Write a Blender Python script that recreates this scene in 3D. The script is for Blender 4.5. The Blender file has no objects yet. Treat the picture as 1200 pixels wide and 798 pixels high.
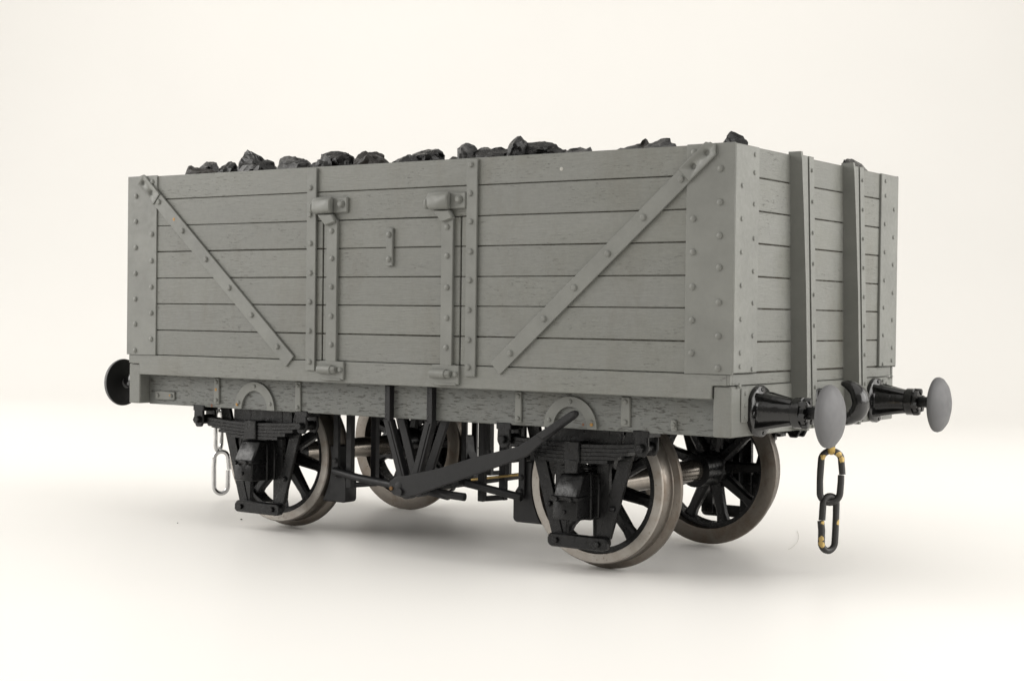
import bpy, bmesh, math, random
from mathutils import Vector, Matrix, noise
random.seed(7)
PI = math.pi
S = 0.001                                   # everything below is in millimetres of the model
scene = bpy.context.scene
COL = scene.collection
# the wagon sits very slightly nose down on its wheels
ROOT = Matrix.Rotation(-0.0145, 4, 'Y') @ Matrix.Translation((0, 0, -0.33 * S))

# ------------------------------------------------------------------ materials
def new_mat(name):
    m = bpy.data.materials.new(name); m.use_nodes = True
    nt = m.node_tree
    for n in list(nt.nodes): nt.nodes.remove(n)
    out = nt.nodes.new('ShaderNodeOutputMaterial')
    b = nt.nodes.new('ShaderNodeBsdfPrincipled')
    nt.links.new(b.outputs[0], out.inputs[0])
    return m, nt, b

def N(nt, kind, **kw):
    n = nt.nodes.new(kind)
    for k, v in kw.items():
        if k in n.inputs: n.inputs[k].default_value = v
        else: setattr(n, k, v)
    return n

def coords(nt, scale):
    tc = N(nt, 'ShaderNodeTexCoord')
    mp = N(nt, 'ShaderNodeMapping')
    mp.inputs['Scale'].default_value = tuple(s / S for s in scale)
    nt.links.new(tc.outputs['Object'], mp.inputs[0])
    return mp.outputs[0]

def ramp(nt, src, stops):
    r = N(nt, 'ShaderNodeValToRGB')
    e = r.color_ramp.elements
    e[0].position, e[0].color = stops[0][0], stops[0][1]
    e[1].position, e[1].color = stops[-1][0], stops[-1][1]
    for p, c in stops[1:-1]:
        x = e.new(p); x.color = c
    nt.links.new(src, r.inputs[0])
    return r.outputs[0]

def g(v): return (v, v, v, 1)

def mix(nt, fac, a, b, mode='MIX'):
    m = N(nt, 'ShaderNodeMix', data_type='RGBA', blend_type=mode)
    for sock, val in ((m.inputs[0], fac), (m.inputs[6], a), (m.inputs[7], b)):
        if hasattr(val, 'links'): nt.links.new(val, sock)
        elif isinstance(val, (int, float)): sock.default_value = val
        else: sock.default_value = (*val[:3], 1)
    return m.outputs[2]

def noise_tex(nt, vec, scale=1.0, detail=4, rough=.55, dist=0.0):
    n = N(nt, 'ShaderNodeTexNoise', Scale=scale, Detail=detail, Roughness=rough, Distortion=dist)
    nt.links.new(vec, n.inputs['Vector'])
    return n.outputs['Fac']

GREY = (0.166, 0.169, 0.155)

def wood_paint(name, axis='x', pores=.5, base=GREY, rough=.5, grain=True):
    """grey model paint brushed over scribed wood; grain runs along `axis`"""
    m, nt, b = new_mat(name)
    a = {'x': (.11, 1.6, 1.6), 'y': (1.6, .11, 1.6), 'z': (1.6, 1.6, .11)}[axis]
    geo = N(nt, 'ShaderNodeNewGeometry')
    # every plank a touch different
    rnd = ramp(nt, geo.outputs['Random Per Island'], [(0, g(.93)), (1, g(1.05))])
    col = mix(nt, 1.0, base, rnd, 'MULTIPLY')
    broad = noise_tex(nt, coords(nt, (.05, .05, .08)), 1, 5, .6)
    col = mix(nt, 1.0, col, ramp(nt, broad, [(.3, (.93, .93, .90, 1)), (.7, (1.05, 1.05, 1.06, 1))]), 'MULTIPLY')
    streak = noise_tex(nt, coords(nt, tuple(s * 1.4 for s in a)), 1, 6, .65)
    col = mix(nt, 1.0, col, ramp(nt, streak, [(.3, g(.93)), (.65, g(1.03))]), 'MULTIPLY')
    brush = noise_tex(nt, coords(nt, tuple(s * 2.5 for s in a)), 1, 3, .6)
    # faint brown weathering in uneven upright smears
    wv = noise_tex(nt, coords(nt, (.10, .10, .035)), 1, 6, .68, .3)
    col = mix(nt, ramp(nt, wv, [(.50, g(0)), (.72, g(.34))]), col, (.110, .100, .078))
    fine = noise_tex(nt, coords(nt, (.7, .7, .7)), 1, 5, .7)
    col = mix(nt, 1.0, col, ramp(nt, fine, [(.35, g(.95)), (.65, g(1.04))]), 'MULTIPLY')
    height = brush
    if grain:
        pv = coords(nt, tuple(s * (3.4 if s < 1 else 1.5) for s in a))
        pn = noise_tex(nt, pv, 1.15, 4, .62, .2)
        patch = noise_tex(nt, coords(nt, (.045, .06, .09)), 1, 3, .6)
        thr = ramp(nt, pn, [(.345 + .05 * pores, g(1)), (.385 + .055 * pores, g(0))])
        pm = ramp(nt, patch, [(.54 - .36 * pores, g(0)), (.66 - .34 * pores, g(1))])
        dark = N(nt, 'ShaderNodeMath', operation='MULTIPLY'); nt.links.new(thr, dark.inputs[0]); nt.links.new(pm, dark.inputs[1])
        amt = N(nt, 'ShaderNodeMath', operation='MULTIPLY'); nt.links.new(dark.outputs[0], amt.inputs[0]); amt.inputs[1].default_value = .42 + .38 * pores
        col = mix(nt, amt.outputs[0], col, (.030, .026, .021))
        hm = N(nt, 'ShaderNodeMath', operation='MULTIPLY_ADD')
        nt.links.new(dark.outputs[0], hm.inputs[0]); hm.inputs[1].default_value = -1.6; nt.links.new(brush, hm.inputs[2])
        height = hm.outputs[0]
    nt.links.new(col, b.inputs['Base Color'])
    rr = ramp(nt, broad, [(.3, g(rough - .06)), (.7, g(rough + .1))])
    nt.links.new(rr, b.inputs['Roughness'])
    b.inputs['Specular IOR Level'].default_value = .4
    bp = N(nt, 'ShaderNodeBump', Strength=.42, Distance=.25 * S)
    nt.links.new(height, bp.inputs['Height']); nt.links.new(bp.outputs[0], b.inputs['Normal'])
    return m

def iron_paint(name, base=GREY, rough=.5, bump=.25, scale=.7, chips=None, spec=.4, var=.12):
    """brushed paint on metal fittings, no grain; chips = colour showing through"""
    m, nt, b = new_mat(name)
    n1 = noise_tex(nt, coords(nt, (scale * .12,) * 3), 1, 5, .6)
    col = mix(nt, 1.0, base, ramp(nt, n1, [(.3, g(1 - var)), (.7, g(1 + var))]), 'MULTIPLY')
    n2 = noise_tex(nt, coords(nt, (scale,) * 3), 1, 5, .6)
    if chips:
        cn = noise_tex(nt, coords(nt, (chips[1],) * 3), 1, 5, .6)
        cm = ramp(nt, cn, [(chips[2], g(0)), (chips[2] + .015, g(1))])
        col = mix(nt, cm, col, chips[0])
        met = N(nt, 'ShaderNodeMath', operation='MULTIPLY'); nt.links.new(cm, met.inputs[0]); met.inputs[1].default_value = .8
        nt.links.new(met.outputs[0], b.inputs['Metallic'])
    nt.links.new(col, b.inputs['Base Color'])
    nt.links.new(ramp(nt, n2, [(.3, g(max(.05, rough - .1))), (.7, g(min(1, rough + .12)))]), b.inputs['Roughness'])
    b.inputs['Specular IOR Level'].default_value = spec
    bp = N(nt, 'ShaderNodeBump', Strength=bump, Distance=.25 * S)
    nt.links.new(n2, bp.inputs['Height']); nt.links.new(bp.outputs[0], b.inputs['Normal'])
    return m

def steel(name, base, rough, metallic=.85, stain=(.09, .055, .03), amount=.5, scale=.35):
    m, nt, b = new_mat(name)
    n1 = noise_tex(nt, coords(nt, (scale,) * 3), 1, 6, .65, .4)
    n2 = noise_tex(nt, coords(nt, (1.1,) * 3), 1, 4, .7)
    f = ramp(nt, n1, [(.46, g(0)), (.70, g(amount))])
    col = mix(nt, f, base, stain)
    col = mix(nt, ramp(nt, n2, [(.62, g(0)), (.68, g(.55))]), col, (.10, .065, .035))
    nt.links.new(col, b.inputs['Base Color'])
    b.inputs['Metallic'].default_value = metallic
    nt.links.new(ramp(nt, n2, [(.3, g(rough - .08)), (.7, g(rough + .15))]), b.inputs['Roughness'])
    bp = N(nt, 'ShaderNodeBump', Strength=.15, Distance=.15 * S)
    nt.links.new(n2, bp.inputs['Height']); nt.links.new(bp.outputs[0], b.inputs['Normal'])
    return m

def coal_mat(name, base, dust, rough):
    m, nt, b = new_mat(name)
    n1 = noise_tex(nt, coords(nt, (.22, .3, .6)), 1, 6, .7, .5)
    n2 = noise_tex(nt, coords(nt, (.9, .9, 1.7)), 1, 6, .75)
    col = mix(nt, ramp(nt, n1, [(.42, g(0)), (.68, g(1))]), base, dust)
    nt.links.new(col, b.inputs['Base Color'])
    nt.links.new(ramp(nt, n1, [(.3, g(rough - .12)), (.7, g(rough + .25))]), b.inputs['Roughness'])
    b.inputs['Specular IOR Level'].default_value = .32
    bp = N(nt, 'ShaderNodeBump', Strength=.36, Distance=.5 * S)
    nt.links.new(n2, bp.inputs['Height']); nt.links.new(bp.outputs[0], b.inputs['Normal'])
    return m

def plain(name, col, rough=.6, metallic=0, spec=.4):
    m, nt, b = new_mat(name)
    n1 = noise_tex(nt, coords(nt, (.3,) * 3), 1, 4, .6)
    c = mix(nt, 1.0, col, ramp(nt, n1, [(.3, g(.88)), (.7, g(1.1))]), 'MULTIPLY')
    nt.links.new(c, b.inputs['Base Color'])
    b.inputs['Roughness'].default_value = rough; b.inputs['Metallic'].default_value = metallic
    b.inputs['Specular IOR Level'].default_value = spec
    return m

def groove(name):
    """brown dirt in the scribed joints, here and there bridged by paint"""
    m, nt, b = new_mat(name)
    n1 = noise_tex(nt, coords(nt, (.35, .35, .1)), 1, 4, .7)
    nt.links.new(mix(nt, ramp(nt, n1, [(.47, g(0)), (.62, g(.9))]), (.030, .023, .016), (.10, .097, .088)), b.inputs['Base Color'])
    b.inputs['Roughness'].default_value = .95; b.inputs['Specular IOR Level'].default_value = .1
    return m

def patched(name, spots):
    """blackened link with the brass laid bare at worn spots (link coordinates, mm)"""
    m, nt, b = new_mat(name)
    tc = N(nt, 'ShaderNodeTexCoord')
    wob = noise_tex(nt, coords(nt, (.9, .9, .9)), 1, 4, .6)
    acc = None
    for x, z, r in spots:
        d = N(nt, 'ShaderNodeVectorMath', operation='DISTANCE'); nt.links.new(tc.outputs['Object'], d.inputs[0]); d.inputs[1].default_value = (x * S, -.6 * S, z * S)
        q = N(nt, 'ShaderNodeMath', operation='MULTIPLY_ADD'); nt.links.new(wob, q.inputs[0]); q.inputs[1].default_value = 1.6 * S; nt.links.new(d.outputs['Value'], q.inputs[2])
        l = N(nt, 'ShaderNodeMath', operation='LESS_THAN'); nt.links.new(q.outputs[0], l.inputs[0]); l.inputs[1].default_value = (r + .8) * S
        if acc is None: acc = l.outputs[0]
        else:
            mx = N(nt, 'ShaderNodeMath', operation='MAXIMUM'); nt.links.new(acc, mx.inputs[0]); nt.links.new(l.outputs[0], mx.inputs[1]); acc = mx.outputs[0]
    nt.links.new(mix(nt, acc, (.017, .016, .015), (.46, .33, .12)), b.inputs['Base Color'])
    mt = N(nt, 'ShaderNodeMath', operation='MULTIPLY'); nt.links.new(acc, mt.inputs[0]); mt.inputs[1].default_value = .5
    nt.links.new(mt.outputs[0], b.inputs['Metallic'])
    b.inputs['Roughness'].default_value = .45
    bp = N(nt, 'ShaderNodeBump', Strength=.4, Distance=.2 * S); nt.links.new(wob, bp.inputs['Height']); nt.links.new(bp.outputs[0], b.inputs['Normal'])
    return m

M = dict(
    link_a=patched('blackened_link_worn_at_top', [(-2.2, 5.2, .75), (1.6, 6.1, .8), (2.7, 4.7, .8), (2.8, -3.6, .35)]),
    link_b=patched('blackened_link_worn_on_sides', [(-2.4, .3, .55), (-2.4, -4.0, .75), (-2.2, -5.4, .8), (2.6, .4, .8)]),
    side=wood_paint('grey_side_planks', 'x', .17),
    end=wood_paint('grey_end_planks', 'y', .10),
    rail=wood_paint('grey_rail', 'x', .12),
    solebar=wood_paint('grey_porous_solebar', 'x', .8, base=(.138, .143, .135)),
    headstock=wood_paint('grey_headstock', 'y', .12, grain=False),
    iron=iron_paint('grey_ironwork', bump=.18),
    stanchion=iron_paint('grey_stanchion', bump=.18),
    dirt=groove('dark_groove_dirt'),
    black=iron_paint('black_underframe_paint', (.005, .005, .0052), .31, .5, .7, spec=.3, var=.4),
    gear=iron_paint('satin_black_brake_gear', (.013, .013, .0138), .42, .25, .5, spec=.28),
    gloss=iron_paint('gloss_black_buffer_paint', (.006, .006, .006), .15, .5, .45, spec=.6, var=.25),
    back_shade=iron_paint('painted_shade_buffer_back', (.007, .007, .007), .45, .3, .6, spec=.25),  # shade on the backs of the buffer heads, put into the colour
    headgrey=iron_paint('smooth_grey_buffer_face', (.115, .115, .118), .55, .12, .5, spec=.3),
    tyre=steel('worn_steel_tyre', (.17, .152, .132), .34, .8, (.11, .08, .055), .7, .14),
    tyreface=steel('pale_bare_tyre_face', (.37, .345, .315), .36, .6, (.22, .18, .14), .6, .16),
    axle=plain('bright_steel_axle', (.30, .27, .235), .24, .95),
    chrome=plain('bright_chain_steel', (.55, .55, .55), .16, 1.0),
    brass=plain('bare_brass', (.40, .28, .11), .4, .8),
    chain=iron_paint('blackened_chain_brass', (.028, .026, .024), .45, .5, .9, chips=((.62, .43, .13), .26, .62), var=.25),
    chainworn=iron_paint('brass_ring_showing', (.028, .026, .024), .4, .5, .9, chips=((.50, .35, .11), .30, .47), var=.25),
    coal=coal_mat('shiny_black_coal', (.0025, .0025, .0025), (.008, .0075, .007), .16),
    coalgrey=coal_mat('dusty_grey_coal', (.006, .006, .0062), (.12, .118, .115), .3),
    coalbrown=coal_mat('dull_brown_coal', (.009, .0075, .006), (.026, .021, .017), .36),
)
# small spots of yellow primer and rust showing on the ironwork
M['spot'] = plain('ochre_paint_chip', (.36, .20, .06), .6)
M['oldbrass'] = plain('dull_old_brass', (.16, .085, .03), .6, .3)
M['rust'] = plain('rust_spot', (.15, .07, .04), .8)
M['chipwhite'] = plain('pale_paint_chip', (.36, .35, .32), .6)

# ------------------------------------------------------------------ mesh builder
class MB:
    def __init__(self): self.bm = bmesh.new(); self.mats = []
    def _mi(self, mat):
        if mat is None: return 0
        if mat not in self.mats: self.mats.append(mat)
        return self.mats.index(mat)
    def _add(self, t, mat, smooth):
        i = self._mi(mat)
        bmesh.ops.recalc_face_normals(t, faces=t.faces)
        for f in t.faces: f.material_index = i; f.smooth = smooth
        me = bpy.data.meshes.new('tmp'); t.to_mesh(me); t.free()
        self.bm.from_mesh(me); bpy.data.meshes.remove(me)
        return self
    def box(self, x0, x1, y0, y1, z0, z1, mat=None, bev=.12, rot=None, piv=None):
        t = bmesh.new(); bmesh.ops.create_cube(t, size=1)
        for v in t.verts:
            v.co = Vector(((x0 + x1) / 2 + v.co.x * (x1 - x0), (y0 + y1) / 2 + v.co.y * (y1 - y0), (z0 + z1) / 2 + v.co.z * (z1 - z0)))
        if bev: bmesh.ops.bevel(t, geom=t.edges[:], offset=bev, segments=1, affect='EDGES')
        if rot is not None:
            p = Vector(piv or (0, 0, 0)); bmesh.ops.transform(t, matrix=Matrix.Translation(p) @ rot @ Matrix.Translation(-p), verts=t.verts)
        return self._add(t, mat, False)
    def prism(self, poly, d0, d1, axis='y', mat=None, bev=.1, smooth=False):
        """poly in the plane across `axis`: y -> (x,z), x -> (y,z), z -> (x,y)"""
        t = bmesh.new()
        def P(a, b, d): return {'y': (a, d, b), 'x': (d, a, b), 'z': (a, b, d)}[axis]
        va = [t.verts.new(P(a, b, d0)) for a, b in poly]; vb = [t.verts.new(P(a, b, d1)) for a, b in poly]
        n = len(poly)
        t.faces.new(va); t.faces.new(vb[::-1])
        for i in range(n): t.faces.new((va[i], va[(i + 1) % n], vb[(i + 1) % n], vb[i]))
        bmesh.ops.recalc_face_normals(t, faces=t.faces)
        if bev: bmesh.ops.bevel(t, geom=[e for e in t.edges if e.calc_face_angle(0) > .5], offset=bev, segments=1, affect='EDGES')
        return self._add(t, mat, smooth)
    def tube(self, pts, r, n=12, mat=None, closed=False, flat=None, smooth=True):
        """swept round (or flattened) section; r may be a list"""
        pts = [Vector(p) for p in pts]; k = len(pts)
        rs = r if isinstance(r, (list, tuple)) else [r] * k
        t = bmesh.new(); rings = []
        up = None
        for i in range(k):
            if closed: d = pts[(i + 1) % k] - pts[i - 1]
            else: d = pts[min(i + 1, k - 1)] - pts[max(i - 1, 0)]
            d.normalize()
            if up is None: up = Vector((0, 1, 0)) if abs(d.y) < .8 else Vector((1, 0, 0))
            u = (up - d * up.dot(d)).normalized(); w = d.cross(u); up = u
            fu, fw = flat or (1, 1)
            rings.append([t.verts.new(pts[i] + (u * math.cos(a) * fu + w * math.sin(a) * fw) * rs[i]) for a in (2 * PI * j / n for j in range(n))])
        for i in range(k if closed else k - 1):
            A, B = rings[i], rings[(i + 1) % k]
            for j in range(n): t.faces.new((A[j], A[(j + 1) % n], B[(j + 1) % n], B[j]))
        if not closed: t.faces.new(rings[0][::-1]); t.faces.new(rings[-1])
        return self._add(t, mat, smooth)
    def lathe(self, prof, origin, axis='x', n=40, mat=None, smooth=True, cap=True, mats=None):
        """prof = [(along, radius)...] turned about `axis` through origin"""
        t = bmesh.new(); o = Vector(origin); rings = []
        for h, r in prof:
            ring = []
            for j in range(n):
                a = 2 * PI * j / n; c, s = math.cos(a) * r, math.sin(a) * r
                ring.append(t.verts.new(o + Vector({'x': (h, c, s), 'y': (c, h, s), 'z': (c, s, h)}[axis])))
            rings.append(ring)
        fs = []
        for i in range(len(rings) - 1):
            for j in range(n): fs.append((i, t.faces.new((rings[i][j], rings[i][(j + 1) % n], rings[i + 1][(j + 1) % n], rings[i + 1][j]))))
        if cap: t.faces.new(rings[0][::-1]); t.faces.new(rings[-1])
        else:
            for j in range(n): fs.append((len(rings) - 1, t.faces.new((rings[-1][j], rings[-1][(j + 1) % n], rings[0][(j + 1) % n], rings[0][j]))))
        idx = {}
        if mats:
            self._mi(mat)
            bmesh.ops.recalc_face_normals(t, faces=t.faces)
            for i, f in fs: f.material_index = self._mi(mats.get(i, mat)); f.smooth = smooth
            me = bpy.data.meshes.new('tmp'); t.to_mesh(me); t.free(); self.bm.from_mesh(me); bpy.data.meshes.remove(me)
            return self
        return self._add(t, mat, smooth)
    def rivet(self, c, nrm, r=.72, h=.5, mat=None, n=10):
        c = Vector(c); d = Vector(nrm).normalized()
        u = d.orthogonal().normalized(); w = d.cross(u)
        t = bmesh.new(); rings = []
        for rr, hh in ((1.25, -.02), (1.2, .12), (1, .12), (.92, .6), (.6, .92)):
            rings.append([t.verts.new(c + d * h * hh + (u * math.cos(a) + w * math.sin(a)) * r * rr) for a in (2 * PI * j / n for j in range(n))])
        for A, B in zip(rings, rings[1:]):
            for j in range(n): t.faces.new((A[j], A[(j + 1) % n], B[(j + 1) % n], B[j]))
        t.faces.new(rings[-1])
        return self._add(t, mat, True)
    def nut(self, c, nrm, r=.9, h=.7, mat=None):
        c = Vector(c); d = Vector(nrm).normalized()
        u = d.orthogonal().normalized(); w = d.cross(u)
        t = bmesh.new(); rings = []
        for rr, hh in ((1, 0), (1, .8), (.8, 1)):
            rings.append([t.verts.new(c + d * h * hh + (u * math.cos(a) + w * math.sin(a)) * r * rr) for a in (2 * PI * j / 6 + .3 for j in range(6))])
        for A, B in zip(rings, rings[1:]):
            for j in range(6): t.faces.new((A[j], A[(j + 1) % 6], B[(j + 1) % 6], B[j]))
        t.faces.new(rings[-1])
        return self._add(t, mat, False)
    def jitter(self, amt, seed=0):
        for v in self.bm.verts:
            q = v.co * .35 + Vector((seed, seed * 1.7, 0))
            v.co += noise.noise_vector(q) * amt
        return self
    def mesh(self, name, mat):
        for v in self.bm.verts: v.co *= S
        me = bpy.data.meshes.new(name); self.bm.to_mesh(me); self.bm.free()
        ms = self.mats or [mat]
        for m in ms: me.materials.append(m)
        me.set_sharp_from_angle(angle=math.radians(38))
        return me
    def build(self, name, mat, parent=None, loc=(0, 0, 0), rotz=0, rotx=0):
        if mat and mat not in self.mats and self.mats: pass
        return link(name, self.mesh(name, mat), parent, loc, rotz, rotx)

def link(name, me, parent=None, loc=(0, 0, 0), rotz=0, rotx=0):
    o = bpy.data.objects.new(name, me); COL.objects.link(o)
    o.location = Vector(loc) * S; o.rotation_euler = (rotx, 0, rotz)
    if parent: o.parent = parent
    else: o.matrix_world = ROOT @ o.matrix_basis
    return o

def tag(o, label, cat, group=None, kind=None):
    if label: o['label'] = label
    if cat: o['category'] = cat
    if group: o['group'] = group
    if kind: o['kind'] = kind
    return o

def both(o):
    """same part on the opposite side: a copy turned half round, with its sub-parts"""
    c = o.copy(); COL.objects.link(c); c.parent = o.parent
    c.location = (-o.location.x, -o.location.y, o.location.z)
    c.rotation_euler = (o.rotation_euler[0], 0, o.rotation_euler[2] + PI)
    for ch in list(o.children):
        d = ch.copy(); COL.objects.link(d); d.parent = c
    return c

# ------------------------------------------------------------------ the wagon
wagon = bpy.data.objects.new('coal_wagon', None); COL.objects.link(wagon)
wagon.matrix_world = ROOT; wagon.empty_display_size = .02
tag(wagon, 'grey seven plank model railway coal wagon with black underframe on white table', 'model wagon')
W = wagon
ZL = [53.5, 61.1, 69.2, 77.1, 85.2, 93.15, 101.3, 108.6]       # plank joints
YF = -51.8
def pj(a): return random.uniform(-a, a)
R45 = Matrix.Rotation

def plank_rows(mb, x0, x1, rows, y0, y1, mat, axis='y', gap=.105):
    for i in rows:
        z0, z1 = ZL[i] + gap * (i > 0), ZL[i + 1] - gap * (i < 6)
        d = pj(.05); e = pj(.04)
        if axis == 'y': mb.box(x0, x1, y0 + d, y1, z0 + e, z1 + e, mat, .16)
        else: mb.box(y0, y1 + d, x0, x1, z0 + e, z1 + e, mat, .16)

# --- sides -------------------------------------------------------
mb = MB()
plank_rows(mb, -104.6, 104.6, (5, 6), YF, -49.0, M['side'])
plank_rows(mb, -104.6, -24.75, range(0, 5), YF, -49.0, M['side'])
plank_rows(mb, 24.45, 104.6, range(0, 5), YF, -49.0, M['side'])
mb.box(-104.4, -24.7, -51.4, -48.2, 53.6, 108.4, M['dirt'], 0)
mb.box(24.4, 104.4, -51.4, -48.2, 53.6, 108.4, M['dirt'], 0)
mb.box(-24.6, 24.3, -51.4, -48.2, 93.4, 108.4, M['dirt'], 0)
mb.box(-24.6, 24.3, -49.4, -48.2, 53.6, 93.3, M['dirt'], 0)
mb.rivet((24.9 + 31, YF + .1, 104.4), (0, -1, 0), .55, .18, M['chipwhite'])
mb.bm.normal_update()
side = mb.jitter(.07, 3).build('body_side', M['side'], W)
far_side = both(side)

mb = MB()
plank_rows(mb, -24.35, 24.05, range(0, 5), YF, -49.7, M['side'])
mb.box(-24.2, 23.9, -51.4, -49.6, 53.7, 93.0, M['dirt'], 0)
door = mb.build('side_door', M['side'], W)
for s in (-1, 1):
    xc = -20.6 if s < 0 else 20.2
    mb = MB(); mb.box(xc - 1.95, xc + 1.95, -52.75, YF + .1, 53.2, 93.2, M['iron'], .14)
    for z in (90.3, 82.4, 74.3, 66.2, 57.9): mb.rivet((xc + .1 + pj(.15), -52.7, z + pj(.3)), (0, -1, 0), .8, .55, M['iron'])
    mb.build('hinge_strap', M['iron'], door)
mb = MB(); mb.box(-1.15, 1.35, -52.6, YF + .1, 80.0, 90.6, M['iron'], .25)
for z in (81.9, 88.7): mb.rivet((.1, -52.55, z), (0, -1, 0), .85, .6, M['iron'])
mb.build('door_plate', M['iron'], door)
both(door)

for xc in (-23.4, 17.9):                                         # sprung door catches at the top of each hinge strap
    k = xc
    mb = MB()
    mb.box(k - 4.0, k + 8.3, -52.7, YF + .1, 95.2, 99.6, M['iron'], .3)
    mb.prism([(-52.7, 95.0), (-54.2, 95.2), (-54.8, 96.2), (-54.7, 98.6), (-54.1, 99.6), (-52.7, 99.9)], k - 3.4, k + 3.4, 'x', M['iron'], .3)
    mb.prism([(-52.7, 95.2), (-54.0, 95.6), (-54.2, 97.6), (-52.7, 99.0)], k - 4.9, k - 3.7, 'x', M['iron'], .25)
    mb.rivet((k + 6.1, -52.85, 97.6), (0, -1, 0), 1.0, .8, M['iron'])
    mb.prism([(k - 2.3, 94.9), (k + 3.4, 94.9), (k + 4.6, 92.6), (k + .9, 91.6)], -53.7, YF, 'y', M['iron'], .3)
    both(mb.jitter(.1, k).build('door_catch', M['iron'], W))
for xc in (-20.4, 20.0):                                         # hinge knuckles on the rail
    mb = MB()
    mb.box(xc - 4.5, xc + 4.6, -52.8, -51.9, 48.2, 53.4, M['iron'], .2)
    mb.lathe([(-4.4, 1.0), (-4.2, 1.3), (.5, 1.3), (.7, 1.0)], (xc, -53.2, 51.0), 'x', 14, M['iron'])
    mb.nut((xc + .6, -53.2, 51.0), (1, 0, 0), 1.1, 1.6, M['iron'])
    mb.rivet((xc + 3.6, -52.75, 51.0), (0, -1, 0), .8, .7, M['iron'])
    mb.box(xc - 3.4, xc + 3.8, -53.0, -52.1, 47.9, 48.6, M['iron'], .2)
    both(mb.jitter(.1, xc).build('hinge_knuckle', M['iron'], W))
for xc in (-28.5, 28.15):                                        # posts either side of the door
    mb = MB(); mb.box(xc - 1.75, xc + 1.75, -52.65, -51.9, 50.5, 108.2, M['iron'], .14)
    for z in ((102.6, 94.8, 86.7, 78.4, 70.0, 61.8, 52.7) if xc < 0 else (106.6, 99.0, 91.4, 83.8, 76.0, 68.2, 60.4, 52.8)):
        mb.rivet((xc - (.25 if xc < 0 else .3) + pj(.2), -52.6, z + pj(.25)), (0, -1, 0), .8, .6, M['iron'])
    both(mb.build('door_post_strap', M['iron'], W))

# --- angle plates at the corners ---------------------------------
def corner_plate(sx):
    mb = MB()
    a, b_ = sorted((sx * 92.4, sx * 105.45))
    mb.box(a, b_, -52.25, YF + .15, 53.3, 108.75, M['iron'], .12)
    a, b_ = sorted((sx * 104.7, sx * 105.6))
    mb.box(a, b_, -52.1, -39.3, 53.6, 108.6, M['iron'], .2)
    for i in range(7):
        z = 107.0 - 8.15 * i
        if i not in (1,): mb.rivet((sx * 94.4, -52.22, z + pj(.25)), (0, -1, 0), .8, .55, M['iron'])
        z = 102.7 - 8.0 * i
        if i != 0 or True: mb.rivet((sx * 101.6, -52.22, z + pj(.25)), (0, -1, 0), .8, .55, M['iron'])
        mb.rivet((sx * 105.57, -48.6 + pj(.15), 98.7 - 8.0 * i + pj(.2)), (sx, 0, 0), .6, .45, M['iron'])
        mb.rivet((sx * 105.57, -42.0 + pj(.15), 102.4 - 8.0 * i + pj(.2)), (sx, 0, 0), .6, .45, M['iron'])
    mb.rivet((sx * 105.57, -42.0, 106.6), (sx, 0, 0), .6, .45, M['iron'])
    mb.rivet((sx * 105.57, -48.6, 55.2), (sx, 0, 0), .6, .45, M['iron'])
    return mb.build('corner_plate', M['iron'], W)
for sx in (-1, 1): both(corner_plate(sx))

# --- diagonal straps ---------------------------------------------
def drill(o, holes):
    """countersinks cut into the strap"""
    cb = MB()
    for x, z in holes: cb.lathe([(-1.0, 1.5), (-.12, 1.12), (.75, .5)], (x, -52.95, z), 'y', 18, M['iron'])
    c = bpy.data.objects.new('cutter', cb.mesh('cutter', M['iron'])); COL.objects.link(c)
    c.parent = o.parent; m = o.modifiers.new('cut', 'BOOLEAN'); m.object = c; m.solver = 'EXACT'
    bpy.context.view_layer.update()
    me = bpy.data.meshes.new_from_object(o.evaluated_get(bpy.context.evaluated_depsgraph_get()))
    o.modifiers.clear(); o.data = me; me.name = 'diagonal_strap'
    bpy.data.objects.remove(c); return o
def diagonal(sx):
    mb = MB()
    a = Vector((99.6, 107.9)); b_ = Vector((36.4, 52.9)); d = (b_ - a).normalized(); n = Vector((-d.y, d.x)); hw = 2.15
    kn = a + d * ((99.6 - 92.0) / -d.x)
    def pt(p, o): q = p + n * o; return (sx * q.x, q.y)
    # over the corner plate it steps out
    mb.prism([pt(a + d * .6, -hw), pt(a - d * .9, 0), pt(a + d * .6, hw), pt(kn, hw), pt(kn, -hw)], -52.95, -52.1, 'y', M['iron'], .12)
    mb.prism([pt(kn, -hw), pt(kn, hw), pt(b_, hw), pt(b_ + d * .2, -hw)], -52.6, -51.9, 'y', M['iron'], .12)
    for t_ in (.135, .30, .46, .615, .76, .925):
        q = a.lerp(b_, t_); mb.rivet((sx * q.x, -52.55, q.y), (0, -1, 0), .85, .65, M['iron'])
    holes = []
    for t_ in (.025, .082):                                      # countersunk cups over the plate
        q = a.lerp(b_, t_)
        holes.append((sx * q.x, q.y))
    if sx < 0:
        q = a.lerp(b_, .235); mb.rivet((sx * q.x + .3, -52.5, q.y), (0, -1, 0), .55, .2, M['spot'])
    return drill(mb.build('diagonal_strap', M['iron'], W), holes)
for sx in (-1, 1): both(diagonal(sx))

# --- rails, solebars, headstocks ----------------------------------
mb = MB()
mb.prism([(-99.9, 47.25), (99.8, 47.25), (99.9, 50.55), (103.9, 50.6), (103.9, 53.3), (-103.9, 53.3), (-103.9, 50.6), (-100.0, 50.55)], -52.0, -46.0, 'y', M['rail'], .18)
both(mb.build('curb_rail', M['rail'], W))

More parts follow.
